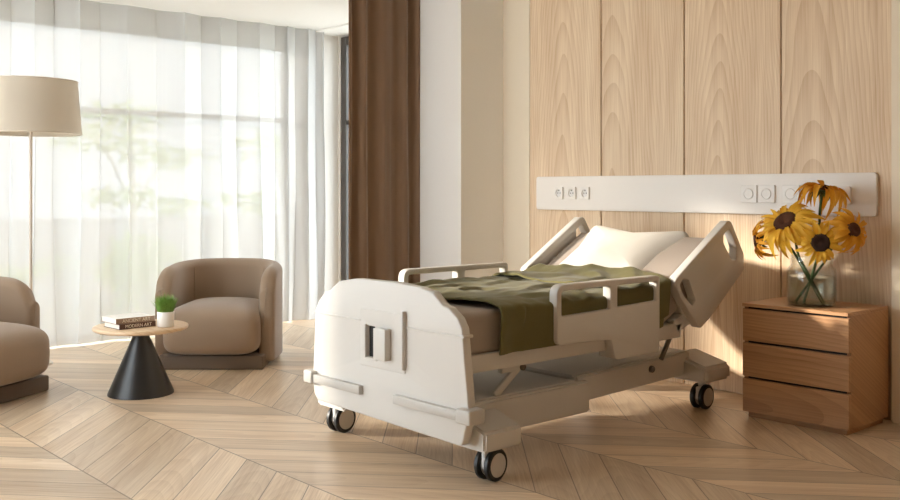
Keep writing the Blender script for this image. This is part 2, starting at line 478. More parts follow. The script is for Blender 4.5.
# footboard, outline in (X, Z)
def sym(x): return x
hl = [(-3.895, .215), (-3.905, .30), (-3.885, .62), (-3.855, .665), (-3.80, .715), (-3.765, .722), (-3.69, .770)]
fr_ = [(-3.10, .785), (-3.02, .770), (-2.955, .722), (-2.92, .715), (-2.865, .680), (-2.838, .640), (-2.797, .30), (-2.838, .165)]
out = [(-3.865, .185, .02)]+[(x, z, .03) for x, z in hl]+[(-3.55, .792, .2), (-3.28, .795, .2)]+[(x, z, .03) for x, z in fr_]
hole = rnd_poly(rrect(-3.462, .448, -3.405, .588, .006), 3)
MF = frame((0, YF+FT/2, 0), (1, 0, 0), (0, 0, 1), (0, -1, 0))
fb = mk('footboard', plate(rnd_poly(out, 5), [hole], FT, .007, MF), M_bed, bed)
b = B(); box(b, -3.4615, -3.4055, YF+.008, YF+.030, .4485, .5875); mk('slot_shade_fill', b, M_dark, fb)  # black fill paints the shade inside the open slot
# bead line across, broken by the centre panel, with a lip round the near edge
b = B()
box(b, -3.884, -3.515, YF-.006, YF+.01, .602, .611, .002, 1); mk('bead', b, M_bed, fb)
b = B(); box(b, -3.19, -2.838, YF-.006, YF+.01, .602, .611, .002, 1); mk('bead', b, M_bed, fb)
b = B()
box(b, -2.842, -2.822, YF-.005, YF+FT+.006, .600, .614, .004, 2); mk('bead', b, M_bed, fb)
b = B(); box(b, -3.515, -3.20, YF-.006, YF+.005, .415, .662, .003, 1)
# the centre panel keeps clear of the slot
b.free(); b = plate(rnd_poly(rrect(-3.515, .405, -3.195, .662, .006), 3), [rnd_poly(rrect(-3.462, .448, -3.405, .588, .004), 3)], .006, .002, frame((0, YF-.001, 0), (1, 0, 0), (0, 0, 1), (0, -1, 0)))
mk('centre_panel', b, M_bed, fb)
b = B(); box(b, -3.203, -3.190, YF-.022, YF, .425, .676, .003, 2); mk('panel_rib', b, M_bed, fb)
b = B(); box(b, -3.476, -3.462, YF-.016, YF, .444, .594, .003, 1); box(b, -3.476, -3.388, YF-.010, YF, .436, .447, .002, 1); mk('slot_lip', b, M_bed, fb)
b = B(); box(b, -3.375, -3.292, YF-.038, YF, .452, .588, .003, 2); mk('grip', b, M_bed, fb)
for x0, x1, cx0, cx1 in ((-3.895, -3.50, -3.94, -3.868), (-3.255, -2.80, -2.842, -2.757)):
    b = B(); box(b, x0, x1, YF-.024, YF+.004, .272, .312, .004, 2); bar = mk('bumper_bar', b, M_bar, fb)
    b = B(); box(b, cx0, cx1, YF-.034, YF+FT+.012, .266, .326, .008, 3); mk('bar_end_block', b, M_bar, bar)

# deck frame
b = B()
for s in (0, 1):
    X = lambda x: mx(x) if s else x
    lo, hi = sorted((X(-2.955), X(-2.905)))
    box(b, lo, hi, YF+FT, 4.20, .432, .508, .008, 2)
    box(b, lo, hi, 4.16, 4.30, .455, .53, .008, 2, Matrix.Translation((0, 4.16, .47)) @ Matrix.Rotation(math.radians(18), 4, 'X') @ Matrix.Translation((0, -4.16, -.47)))
box(b, mx(-2.95), -2.95, YF+FT, YF+FT+.05, .435, .50, .004, 1)
box(b, mx(-2.95), -2.95, 3.3, 3.35, .435, .48, .004, 1); box(b, mx(-2.95), -2.95, 4.1, 4.15, .435, .48, .004, 1)
box(b, mx(-2.96), -2.96, YF+.06, 4.12, .482, .496)
mk('deck_frame', b, M_bed, bed)
BA = math.radians(30)
MB = Matrix.Translation((0, 4.12, .50)) @ Matrix.Rotation(BA, 4, 'X')
b = B(); box(b, mx(-2.95), -2.95, 0, .70, -.035, -.005, .008, 2, MB); mk('backrest_frame', b, M_bed, bed)

# base chassis: foot sleeve, head beam, top plate
b = B()
def taper(bm, y0, y1, xa, xb, z0, z1, bev=.01):
    vs = box(bm, -1, 1, y0, y1, z0, z1, 0)
    for v in vs:
        w = xa+(xb-xa)*(v.co.y-y0)/(y1-y0); v.co.x = CX+(w-CX)*(1 if v.co.x > 0 else -1)
    es = list({e for v in vs for e in v.link_edges}); bmesh.ops.bevel(bm, geom=es, offset=bev, segments=2, affect='EDGES')
taper(b, YF+.10, 3.50, -2.93, -2.925, .152, .300, .010); mk('base_sleeve', b, M_bed, bed)
b = B(); taper(b, 3.44, 4.46, -2.955, -3.03, .195, .320, .008); mk('base_beam', b, M_bed, bed)
b = B(); taper(b, 2.70, 3.43, -2.955, -2.955, .296, .304, .002); taper(b, 3.438, 4.42, -2.985, -3.06, .310, .324, .002); mk('base_cover', b, M_bedgrey, bed)
for s in (0, 1):
    X = lambda x: mx(x) if s else x
    b = B(); lo, hi = sorted((X(-3.0), X(-2.775)))
    vs = box(b, lo, hi, 2.668, 2.885, .137, .288, 0)
    for v in vs:
        if v.co.z > .2 and abs(v.co.x-CX) > abs(-2.9-CX): v.co.z -= .070
    bmesh.ops.bevel(b, geom=b.edges[:], offset=.010, segments=3, affect='EDGES'); mk('castor_bracket', b, M_bed, bed)
    b = B(); lo, hi = sorted((X(-3.12), X(-2.885)))
    vs = box(b, lo, hi, 4.40, 4.64, .165, .31, 0)
    for v in vs:
        if v.co.z > .2 and abs(v.co.x-CX) > abs(-3.0-CX): v.co.z -= .06
    bmesh.ops.bevel(b, geom=b.edges[:], offset=.018, segments=3, affect='EDGES'); mk('castor_bracket', b, M_bed, bed)
    # pivot bolt, deck levers, struts
    b = B(); R = Matrix.Translation((X(-3.005), 4.07, .272)) @ Matrix.Rotation(PI/2, 4, 'Y')
    lathe(b, [(.018, -.02), (.018, .018), (.014, .022), (.008, .018)], 24, M=R); mk('pivot_bolt', b, M_alu, bed)
    b = B(); lo, hi = sorted((X(-2.985), X(-2.965)))
    Ml = Matrix.Translation((0, 3.07, .415)) @ Matrix.Rotation(math.radians(36), 4, 'X')
    box(b, lo, hi, -.19, .02, -.018, .018, .006, 2, Ml); box(b, lo-.006, hi+.006, 2.95, 3.09, .395, .44, .008, 2)
    lv = mk('deck_lever', b, M_bed, bed)
    b = B(); lathe(b, [(.016, -.02), (.016, .014), (.010, .018)], 20, M=Matrix.Translation((X(-2.965), 3.075, .412)) @ Matrix.Rotation(PI/2 if not s else -PI/2, 4, 'Y')); mk('lever_pin', b, M_alu, lv)
    b = B(); tube(b, [(X(-2.98), 4.13, .318), (X(-2.975), 4.25, .495)], .013, 12); mk('backrest_strut', b, M_alu, bed)

# side rails (outline in Y,Z)
def side_rail(name, s, outline, holes, M2=None):
    x = -2.885 if not s else mx(-2.885)
    M = frame((x, 0, 0), (0, 1, 0), (0, 0, 1), (1, 0, 0))
    if M2 is not None: M = M @ M2
    return mk(name, plate(rnd_poly(outline, 6), [rnd_poly(h, 5) for h in holes], .05, .006, M), M_bed, bed)
for s in (0, 1):
    dy = -.055 if s else .03; zz = .014 if s else 0.
    o_ = [(3.165, .772, .05), (3.165, .505, .03), (3.545, .490, .012), (3.575, .392, .04), (3.925, .392, .012), (3.925, .770, .022)]
    SH = lambda l: [(y+dy, z+zz, r) for y, z, r in l]
    side_rail('side_rail', s, SH(o_), [SH([(3.196, .743, .014), (3.196, .630, .012), (3.540, .636, .012), (3.540, .744, .012)]), SH([(3.592, .744, .012), (3.592, .640, .012), (3.900, .648, .012), (3.900, .743, .012)])])
    b = B(); xx = -2.90 if not s else mx(-2.90)
    box(b, min(xx, xx-.06 if not s else xx+.06), max(xx, xx-.06 if not s else xx+.06), 3.60, 3.66, .40, .47, .006, 2)
    mk('rail_hinge', b, M_bed, bed); b = B()
    box(b, min(xx, xx-.06 if not s else xx+.06), max(xx, xx-.06 if not s else xx+.06), 3.82, 3.88, .40, .47, .006, 2); mk('rail_hinge', b, M_bed, bed)
    a = math.radians(31); R = Matrix.Translation((4.075-(.07 if s else 0), .735, 0)) @ Matrix.Rotation(a, 4, 'Z')
    o_ = [(0, 0, .035), (.0, -.10, .03), (.06, -.345, .03), (.16, -.35, .06), (.565, -.32, .05), (.615, -.245, .05), (.60, -.02, .05), (.57, 0.0, .03)]
    h1 = [(.032, -.045, .014), (.030, -.11, .016), (.068, -.205, .02), (.105, -.195, .014), (.110, -.07, .016), (.075, -.038, .014)]
    h2 = [(.500, -.045, .014), (.478, -.08, .016), (.495, -.205, .018), (.530, -.225, .014), (.572, -.175, .016), (.565, -.045, .016)]
    side_rail('head_side_rail', s, o_, [h1, h2], R)
    b = B(); lo, hi = sorted((xx-.055 if not s else xx+.055, xx))
    box(b, lo, hi, .10, .16, .0, .10, .006, 2, MB); mk('rail_bracket', b, M_bed, bed)

# castors
def castor(x, y, rz, top):
    M = Matrix.Translation((x, y, .067)) @ Matrix.Rotation(rz, 4, 'Z')
    b = B(); lathe(b, [(.012, .03), (.02, .045), (.02, top-.067), (.016, top-.065)], 20, M=M)
    box(b, -.011, .011, -.05, .05, -.015, .058, .008, 2, M)
    c = mk('castor', b, M_bedgrey, bed)
    for sd in (-1, 1):
        T = M @ Matrix.Translation((sd*.026, 0, 0)) @ Matrix.Rotation(PI/2, 4, 'Y')
        b = B(); lathe(b, [(.047, -.014), (.060, -.014), (.067, -.008), (.067, .008), (.060, .014), (.047, .014)], 40, M=T); mk('tyre', b, M_tyre, c)
        b = B(); lathe(b, [(.0485, -.0155), (.0495, -.0135), (.0495, .0135), (.0485, .0155)], 36, M=T); mk('hub_cap', b, M_bed, c)
castor(-2.842, 2.765, .12, .145); castor(-3.902, 2.765, .12, .145)
castor(-3.0, 4.53, .05, .175); castor(mx(-3.0), 4.53, .05, .175)

# mattress: profile swept across
def mattress():
    b = B(); cx = CX; hw = .455
    top = []; n = 26
    # centre line of bottom: flat, bend, tilt
    path = []
    for i in range(12): path.append((2.70+i*(3.98-2.70)/11, .498, 0.))
    for i in range(1, 9):
        a = BA*i/8; path.append((3.98+.36*math.sin(a), .498+.36*(1-math.cos(a)), a))
    y, z, a = path[-1]
    for i in range(1, 7): path.append((y+math.cos(a)*.46*i/6, z+math.sin(a)*.46*i/6, a))
    th = .185; rr = .035
    prof = []
    for cxx, czz, a0 in ((hw-rr, th-rr, 0), (-(hw-rr), th-rr, PI/2), (-(hw-rr), rr, PI), (hw-rr, rr, 1.5*PI)):
        for k in range(6): prof.append((cxx+rr*math.cos(a0+PI/2*k/5), czz+rr*math.sin(a0+PI/2*k/5)))
    rings = []
    st = [(path[0], .92, -.0)]+[(p, 1, 0) for p in path]+[(path[-1], .92, .0)]
    for idx, (p, sca, _) in enumerate(st):
        y, z, a = p; nv = Vector((0, -math.sin(a), math.cos(a))); tv = Vector((0, math.cos(a), math.sin(a)))
        base = Vector((cx, y, z))
        if idx == 0: base -= tv*.028
        if idx == len(st)-1: base += tv*.028
        rings.append([b.verts.new(base+Vector((u*(sca if sca == 1 else .97), 0, 0))+nv*((v-th/2)*(1 if sca == 1 else .8)+th/2)) for u, v in prof])
    m = len(prof)
    for A, C in zip(rings, rings[1:]):
        for k in range(m): b.faces.new((A[k], A[(k+1) % m], C[(k+1) % m], C[k]))
    b.faces.new(rings[0][::-1]); b.faces.new(rings[-1])
    return b
o = mk('mattress', mattress(), M_matt, origin=(CX, 3.6, .508), angle=60)
tag(o, 'grey beige mattress lying on the hospital bed under the blanket', 'mattress')

# pillow
def pil(p):
    x, y, z = p; u, v = x/.32, y/.22
    r = 1+.16*(abs(u*v))**2-.06*(1-u*u)*v*v-.04*(1-v*v)*u*u
    pin = (1-.45*max(abs(u), abs(v))**5)
    w = noise.noise(Vector((x*5, y*6, 1.3)))*.016+noise.noise(Vector((x*12, y*9, 4)))*.006
    sag = 1-.10*(1-u*u)*(1 if y > 0 else 0)*0
    return Vector((x*r, y*r*(1-.07*(1-u*u)*(v > 0)), z*pin*(1-.15*v)+w))
MPl = Matrix.Translation((CX-.045, 4.335, .822)) @ Matrix.Rotation(math.radians(36), 4, 'X') @ Matrix.Rotation(math.radians(-3), 4, 'Z')
b = B(); pillowy(b, .32, .22, .085, .60, .18, 72, 28, pil, MPl)
o = mk('pillow', b, M_sheet, origin=(CX-.075, 4.445, .865), angle=80)
tag(o, 'white bed pillow leaning on the raised backrest', 'pillow')

# blanket
def mz(y):
    """mattress top height at y"""
    if y < 3.98: return .683
    return .683+max(0, y-3.98)**1.3*.62
def cloth(y0f, y1f, u0, u1, lift, seed, nu=150, nv=90, foldamp=1., hang=.485, back=0.):
    b = B(); hw = .462; grid = []
    for i in range(nu+1):
        u = u0+(u1-u0)*i/nu; row = []
        for j in range(nv+1):
            q = j/nv; ya, yb = y0f(u), y1f(u); y = ya+(yb-ya)*q
            n1 = noise.noise(Vector((u*3.2+y*1.4, y*5.2-u*1.5, seed)))
            n2 = noise.noise(Vector((u*8+y*2, y*11-u*3, seed+3)))
            n3 = 1-abs(noise.noise(Vector((u*2.2-y*3.0, y*2.2+u*4.4, seed+7))))*2
            h = lift+foldamp*(.012*n1+.008*n2+.022*max(0, n3-.30)+.002*noise.noise(Vector((u*17+y*6, y*23-u*9, seed+11))))
            if abs(u) <= hw:
                x = u; z = mz(y)+.006+max(h, .0025)
                e = max(0, abs(u)-(hw-.06))/.06; z -= .012*e*e
            else:
                d = abs(u)-hw; sgn = 1 if u > 0 else -1
                r = .035
                if d < r*PI/2:
                    a = d/r; x = sgn*(hw-.0+r*math.sin(a)*.6); dz = r*(1-math.cos(a))
                else: x = sgn*(hw+r*.6); dz = r+d-r*PI/2
                wave = .010*math.sin(y*17+2*math.sin(y*5+seed))+.008*n1
                x += sgn*(max(h, .003)*.6+wave*min(1, d/.12)+.004)
                x = sgn*min(max(abs(x), hw+.004), .478 if not 3.0 > y else .50)
                z = mz(y)+.006+max(h, .0025)*max(0, 1-d/.05)-.012-dz
            row.append(b.verts.new((CX+x, y, z)))
        grid.append(row)
    for A, C in zip(grid, grid[1:]):
        for j in range(nv): b.faces.new((A[j], A[j+1], C[j+1], C[j]))
    return b
fy = lambda u: 2.835+.02*math.sin(u*6)+.03*u
hy = lambda u: 4.06+.03*math.sin(u*5+1)-.02*u
o = mk('blanket', cloth(fy, hy, -.60, .66, .008, 2.), M_green, origin=(CX, 3.4, .7), angle=85)
md = o.modifiers.new('thick', 'SOLIDIFY'); md.thickness = .012; md.offset = 1
md = o.modifiers.new('sub', 'SUBSURF'); md.levels = 1; md.render_levels = 1
tag(o, 'olive green blanket spread over the hospital bed with its top folded back', 'blanket')
f0 = lambda u: 3.70+.012*math.sin(u*6+.5)-.13*u
f1 = lambda u: 4.10+.03*math.sin(u*5+1)-.02*u
f = mk('folded_flap', cloth(f0, f1, -.58, .62, .026, 6., 130, 50, .9), M_green, o, angle=85)
md = f.modifiers.new('thick', 'SOLIDIFY'); md.thickness = .014; md.offset = 1
md = f.modifiers.new('sub', 'SUBSURF'); md.levels = 1; md.render_levels = 1

# ------------------------------------------------------------------ nightstand
NX0, NX1, NY0, NY1 = -2.750, -2.176, 4.53, 4.965
ns = thing('nightstand', 'oak nightstand with three drawers against the panelled wall', 'nightstand', ((NX0+NX1)/2, (NY0+NY1)/2, 0))
b = B(); box(b, NX0, NX1, NY0-.006, NY1, .582, .600, .002, 1); mk('top', b, M_walnut, ns, smooth=False)
b = B(); box(b, NX1-.02, NX1, NY0+.0225, NY1, .03, .582, .0015, 1); box(b, NX0, NX0+.02, NY0+.02, NY1, .03, .582); box(b, NX0+.02, NX1-.02, NY1-.015, NY1, .03, .582); box(b, NX0+.02, NX1-.02, NY0+.03, NY1-.01, .03, .05)
mk('carcass', b, M_walnut_v, ns, smooth=False)
b = B(); box(b, NX0+.012, NX1-.012, NY0+.024, NY1-.03, .04, .582); mk('gap_shade_core', b, M_dark, ns, smooth=False)  # black core paints the shade seen in the gaps around the drawers
b = B(); box(b, NX0+.02, NX1-.02, NY0+.025, NY1-.02, 0, .03); mk('plinth', b, M_walnut_v, ns, smooth=False)
for z0, z1 in ((.030, .204), (.217, .391), (.404, .571)):
    b = B(); box(b, NX0, NX1, NY0, NY0+.022, z0, z1, .0015, 1); mk('drawer_front', b, M_walnut, ns, smooth=False)

# ------------------------------------------------------------------ vase and sunflowers
JX, JY, JZ = -2.455, 4.70, .600
jar = thing('glass_jar', 'clear glass jar of water holding the sunflowers on the oak nightstand', 'vase', (JX, JY, JZ))
b = B()
prof_o = [(.02, .0), (.105, .0), (.117, .008), (.121, .02), (.121, .175), (.117, .190), (.103, .204), (.101, .212), (.105, .216), (.105, .222), (.101, .226), (.105, .232), (.105, .238), (.101, .243), (.103, .256), (.101, .258)]
prof_i = [(.097, .256), (.096, .21), (.113, .187), (.116, .175), (.116, .022), (.110, .012), (.02, .010)]
lathe(b, prof_o+prof_i, 48, (JX, JY, JZ)); mk('jar_body', b, M_jar, jar, angle=50)
b = B(); lathe(b, [(.02, .012), (.109, .013), (.1145, .024), (.1145, .150), (.02, .150)], 48, (JX, JY, JZ)); o = mk('water', b, M_water, jar, angle=50)

def petal(bm, L, w, curl, M, seed):
    rows = []; n = 8
    tw = random.uniform(-.35, .35)
    for j in range(n+1):
        q = j/n
        wd = w*math.sin(PI*(.08+.92*q)**.85)**.85+.0006 if q < 1 else .0006
        a = curl*q*q
        x = L*q*math.cos(a*.6); z = -L*q*math.sin(a)*.9+.10*L*math.sin(PI*q)
        row = []
        for k in (-1, -.5, 0, .5, 1):
            yy = k*wd; zz = z+(abs(k)**1.5)*wd*.45*(1-q*.4)+yy*tw*q
            row.append(bm.verts.new(M @ Vector((x, yy, zz))))
        rows.append(row)
    for A, C in zip(rows, rows[1:]):
        for k in range(4): bm.faces.new((A[k], A[k+1], C[k+1], C[k]))

def sunflower(label, c, nrm, R, rd, droop, foot, npet=17, pm=None, dm=None, seed=0, bend=.12):
    random.seed(seed); pm = pm or M_petal; dm = dm or M_disc
    c = Vector(c); nz = Vector(nrm).normalized()
    ax = nz.cross(Vector((0, 0, 1)))
    if ax.length < .05: ax = Vector((1, 0, 0))
    ax.normalize(); ay = nz.cross(ax)
    F = frame(c, ax, ay, nz)
    t = thing('sunflower', label, 'flower', foot, 0, 'sunflowers in the glass jar')
    b = B()
    for row, (nn, sc_, dr, tz) in enumerate(((npet, 1., droop, -.004), (npet-4, .86, droop*.7, .006), (npet-8, .66, droop*.35, .010))):
        for i in range(nn):
            a = 2*PI*(i+.5*row+random.uniform(-.22, .22))/nn
            L = (R-rd*.8)*sc_*random.uniform(.86, 1.10); w = L*random.uniform(.11, .155)
            M = F @ Matrix.Rotation(a, 4, 'Z') @ Matrix.Translation((rd*.80, 0, tz)) @ Matrix.Rotation(random.uniform(-.22, .10)-dr*.25, 4, 'Y').inverted() @ Matrix.Rotation(random.uniform(-.3, .3), 4, 'X')
            petal(b, L, w, dr+random.uniform(-.55, .60), M, i)
    mk('petals', b, pm, t, angle=70)
    b = B(); lathe(b, [(rd, -.012), (rd*1.02, .0), (rd*.95, .012), (rd*.75, .019), (rd*.45, .016), (rd*.2, .011), (.0015, .010)], 32, M=F); mk('seed_disc', b, dm, t, angle=70)
    b = B()
    for i in range(12):
        a = 2*PI*(i+random.uniform(-.2, .2))/12
        petal(b, (rd*1.15)*random.uniform(.8, 1.1), rd*.24, .5, F @ Matrix.Rotation(a, 4, 'Z') @ Matrix.Translation((rd*.45, 0, -.022)) @ Matrix.Rotation(.35, 4, 'Y'), i)
    lathe(b, [(.008, -.035), (rd*.5, -.026), (rd*.9, -.010), (rd*.9, -.006)], 20, M=F); mk('sepals', b, M_sepal, t, angle=70)
    b = B(); p0 = Vector(foot); p3 = c-nz*.03; neck = Vector((JX+(p0.x-JX)*-.55, JY+(p0.y-JY)*-.55, JZ+.24)); neck = neck+(Vector((p3.x, p3.y, neck.z))-neck)*.3
    k = Vector((neck.x-JX, neck.y-JY, 0)); 
    if k.length > .075: k = k.normalized()*.075; neck.x = JX+k.x; neck.y = JY+k.y
    ctrl = p3-nz*bend
    pts = []
    for i in range(7): pts.append(p0+(neck-p0)*i/6)
    for i in range(1, 11):
        q = i/10; m1 = neck+(neck-p0).normalized()*.06
        pts.append((1-q)**3*neck+3*q*(1-q)**2*m1+3*q*q*(1-q)*ctrl+q**3*p3)
    tube(b, pts, .0065, 10); mk('stem', b, M_stem, t, angle=80)
    return t
zb = JZ+.016
cam_dir = Vector((2.5, -4.7, .15)).normalized()
sunflower('largest sunflower, wide open at the front of the jar facing left', (-2.55, 4.61, 1.03), (-.10, -.74, .67), .190, .064, .60, (JX+.05, JY+.03, zb), 19, seed=3)
sunflower('small dark-centred sunflower facing forward low above the jar rim', (-2.355, 4.60, .930), (.50, -.85, .05), .128, .047, .45, (JX-.05, JY+.02, zb), 16, dm=M_disc2, seed=5)
sunflower('topmost sunflower of the bouquet, drooping petals seen from the side', (-2.425, 4.77, 1.20), (.12, .22, .96), .180, .046, .80, (JX-.01, JY-.06, zb), 15, pm=M_petal2, seed=8)
sunflower('wilting sunflower leaning out at the right side of the jar', (-2.235, 4.70, .995), (.85, -.30, .25), .152, .038, 1.15, (JX-.07, JY-.03, zb), 14, pm=M_petal2, seed=11)
sunflower('small drooping sunflower hanging at the left side of the jar', (-2.715, 4.62, .925), (-.78, -.58, -.10), .130, .036, .55, (JX+.07, JY-.02, zb), 14, pm=M_petal2, seed=14)

# ------------------------------------------------------------------ service panel, sockets, switches
PX0, PX1, PZ0, PZ1 = -4.670, -2.250, 1.055, 1.287
Mw = lambda y: frame((0, y, 0), (1, 0, 0), (0, 0, 1), (0, -1, 0))
o = mk('wall_mounted_panel', plate(rnd_poly(rrect(PX0, PZ0, PX1, PZ1, .022), 5), [], .026, .004, Mw(YH-.013)), M_service, origin=((PX0+PX1)/2, YH, 1.16))
tag(o, 'long white service panel mounted across the oak wall above the bed', 'wall panel')
YP = YH-.026
def socket(x, z, label):
    t = thing('socket', label, 'socket', (x, YP, z), 0, 'sockets on the left of the service panel')
    s = .038
    hole = [Vector((x+.026*math.cos(a), z+.026*math.sin(a))) for a in [2*PI*i/28 for i in range(28)]]
    mk('face_plate', plate(rnd_poly(rrect(x-s, z-s-.004, x+s, z+s+.004, .006), 4), [hole], .012, .002, Mw(YP-.006)), M_socket, t)
    b = B(); lathe(b, [(.004, -.002), (.0255, -.002), (.0255, .001)], 28, M=frame((x, YP-.003, z), (1, 0, 0), (0, 0, 1), (0, -1, 0))); mk('socket_well', b, M_bedgrey, t)
    for sx in (-1, 1):
        b = B(); lathe(b, [(.0035, 0), (.0035, .0015)], 12, M=frame((x+sx*.0105, YP-.004, z), (1, 0, 0), (0, 0, 1), (0, -1, 0))); mk('contact_hole', b, M_dark, t)
    b = B(); box(b, x-.0025, x+.0025, YP-.009, YP-.004, z+.014, z+.022); mk('earth_pin', b, M_alu, t)
for x, l in ((-4.450, 'leftmost of the three white sockets on the service panel'), (-4.334, 'middle one of the three white sockets on the service panel'), (-4.216, 'rightmost of the three white sockets, nearest the bed middle')):
    socket(x, 1.172, l)
def dial(x, z, label):
    t = thing('dimmer_switch', label, 'switch', (x, YP, z), 0, 'switches on the right of the service panel')
    s = .05
    mk('face_plate', plate(rnd_poly(rrect(x-s, z-s, x+s, z+s, .005), 4), [], .012, .002, Mw(YP-.006)), M_socket, t)
    b = B(); lathe(b, [(.004, 0), (.030, 0), (.031, .003), (.029, .007), (.026, .0045), (.004, .0045)], 36, M=frame((x, YP-.011, z), (1, 0, 0), (0, 0, 1), (0, -1, 0))); mk('dial', b, M_socket, t)
dial(-2.985, 1.172, 'left white dial switch beside the joint in the oak wall')
dial(-2.872, 1.172, 'white dial switch right of another, left of the sunflowers')
dial(-2.725, 1.172, 'white dial switch half hidden behind the top sunflower, on its left')
t = thing('dimmer_switch', 'white wall switch right of the top sunflower, mostly hidden', 'switch', (-2.43, YP, 1.165), 0, 'switches on the right of the service panel')
mk('face_plate', plate(rnd_poly(rrect(-2.48, 1.115, -2.38, 1.215, .018), 4), [], .02, .003, Mw(YP-.010)), M_socket, t)
b = B(); lathe(b, [(.004, 0), (.030, 0), (.031, .003), (.004, .0045)], 36, M=frame((-2.43, YP-.019, 1.165), (1, 0, 0), (0, 0, 1), (0, -1, 0))); mk('dial', b, M_socket, t)

# ------------------------------------------------------------------ armchairs (local frame: front towards -Y)
def armchair(label, loc, rz):
    t = thing('armchair', label, 'armchair', loc, rz, 'barrel armchairs by the window')
    HW, D, TH, Y0 = .405, .80, .105, .15
    # plan centre-line: right arm front -> back arc -> left arm front
    r = HW-TH/2; yb = D-r-TH/2
    pl = []
    na, nb = 8, 28
    for i in range(na): pl.append((r, Y0+(yb-Y0)*i/na, 'a'))
    for i in range(nb+1):
        a = PI*i/nb; e = .86
        cx = math.copysign(abs(math.cos(a))**e, math.cos(a)); sy = abs(math.sin(a))**e
        pl.append((r*cx, yb+r*sy, 'b'))
    for i in range(na-1, -1, -1): pl.append((-r, Y0+(yb-Y0)*i/na, 'a'))
    b = B(); rings = []; n = len(pl)
    for i, (x, y, k) in enumerate(pl):
        p = Vector((x, y, 0)); tv = Vector((pl[min(i+1, n-1)][0]-pl[max(i-1, 0)][0], pl[min(i+1, n-1)][1]-pl[max(i-1, 0)][1], 0)).normalized()
        nv = Vector((tv.y, -tv.x, 0))                # outward
        q = min(1, max(0, (y-.1)/(D-.2)))
        top = .645+.045*q**.8
        # rounded front upper corner of the arm
        fr = .16
        if y < fr+Y0:
            u = (fr+Y0-y)/fr; top -= fr*(1-math.sqrt(max(0, 1-u*u)))*.75
        rr = .055; z0 = .035
        half = TH/2
        sec = []
        for cxx, czz, a0 in ((half-rr, top-rr, 0), (-(half-rr), top-rr, PI/2)):
            for kk in range(6): sec.append((cxx+rr*math.cos(a0+PI/2*kk/5), czz+rr*math.sin(a0+PI/2*kk/5)))
        sec += [(-half, z0+(top-z0)*.4), (-half, z0+.01), (-half+.01, z0), (half-.01, z0), (half, z0+.01), (half, z0+(top-z0)*.4)]
        rings.append([b.verts.new(p+nv*u+Vector((0, 0, v))) for u, v in sec])
    m = len(rings[0])
    for A, C in zip(rings, rings[1:]):
        for k in range(m): b.faces.new((A[k], A[(k+1) % m], C[(k+1) % m], C[k]))
    for R, sgn in ((rings[0], -1), (rings[-1], 1)):
        # rounded arm front
        prev = R
        for st, sh in ((.022, .88), (.032, .62)):
            cc = sum((v.co for v in R), Vector())/m
            nr = [b.verts.new(Vector((cc.x+(v.co.x-cc.x)*sh, v.co.y-st, cc.z+(v.co.z-cc.z)*(1-(1-sh)*.25)))) for v in R]
            for k in range(m): b.faces.new((prev[k], prev[(k+1) % m], nr[(k+1) % m], nr[k]))
            prev = nr
        b.faces.new(prev)
    shell = mk('shell', b, M_chair, t, local=True, angle=55)
    for sx in (-1, 1):                                # seams where arms meet the back
        b = B(); tube(b, [(sx*(r*.80-TH*.30), yb+r*.62-TH*.40, .40+.235*i/6) for i in range(7)], .0025, 6)
        mk('seam', b, M_chair, shell, local=True)
    def cu(p):
        x, y, z = p; u, v, w = x/.325, y/.38, z/.18
        return Vector((x*(1+.09*max(0, -v)), y-.02*(1-w*w)*max(0, -v), z+.035*(1-u*u)*(1-v*v)*(z > 0)))
    b = B(); pillowy(b, .303, .385, .158, .42, .32, 64, 28, cu, Matrix.Translation((0, .335, .245)))
    mk('seat_cushion', b, M_chair, t, local=True, angle=80)
    b = B(); box(b, -.352, .352, .02, .66, 0, .092, .012, 2); mk('plinth', b, M_plinth, t, local=True)
    return t
e = Vector((.666, .746)).normalized(); rz1 = math.atan2(e.y, e.x)
fm = Vector((-5.93, 3.18))
armchair('taupe barrel armchair behind the coffee table, in front of the sheer curtain', (-5.795, 3.045, 0), rz1)
e2 = Vector((-.52, .85)).normalized(); rz2 = math.atan2(e2.y, e2.x)
fm2 = Vector((-5.885, 2.016))-e2*.352+Vector((.04, .03))
armchair('taupe barrel armchair cut off by the left edge, beneath the floor lamp', (fm2.x, fm2.y, 0), rz2)

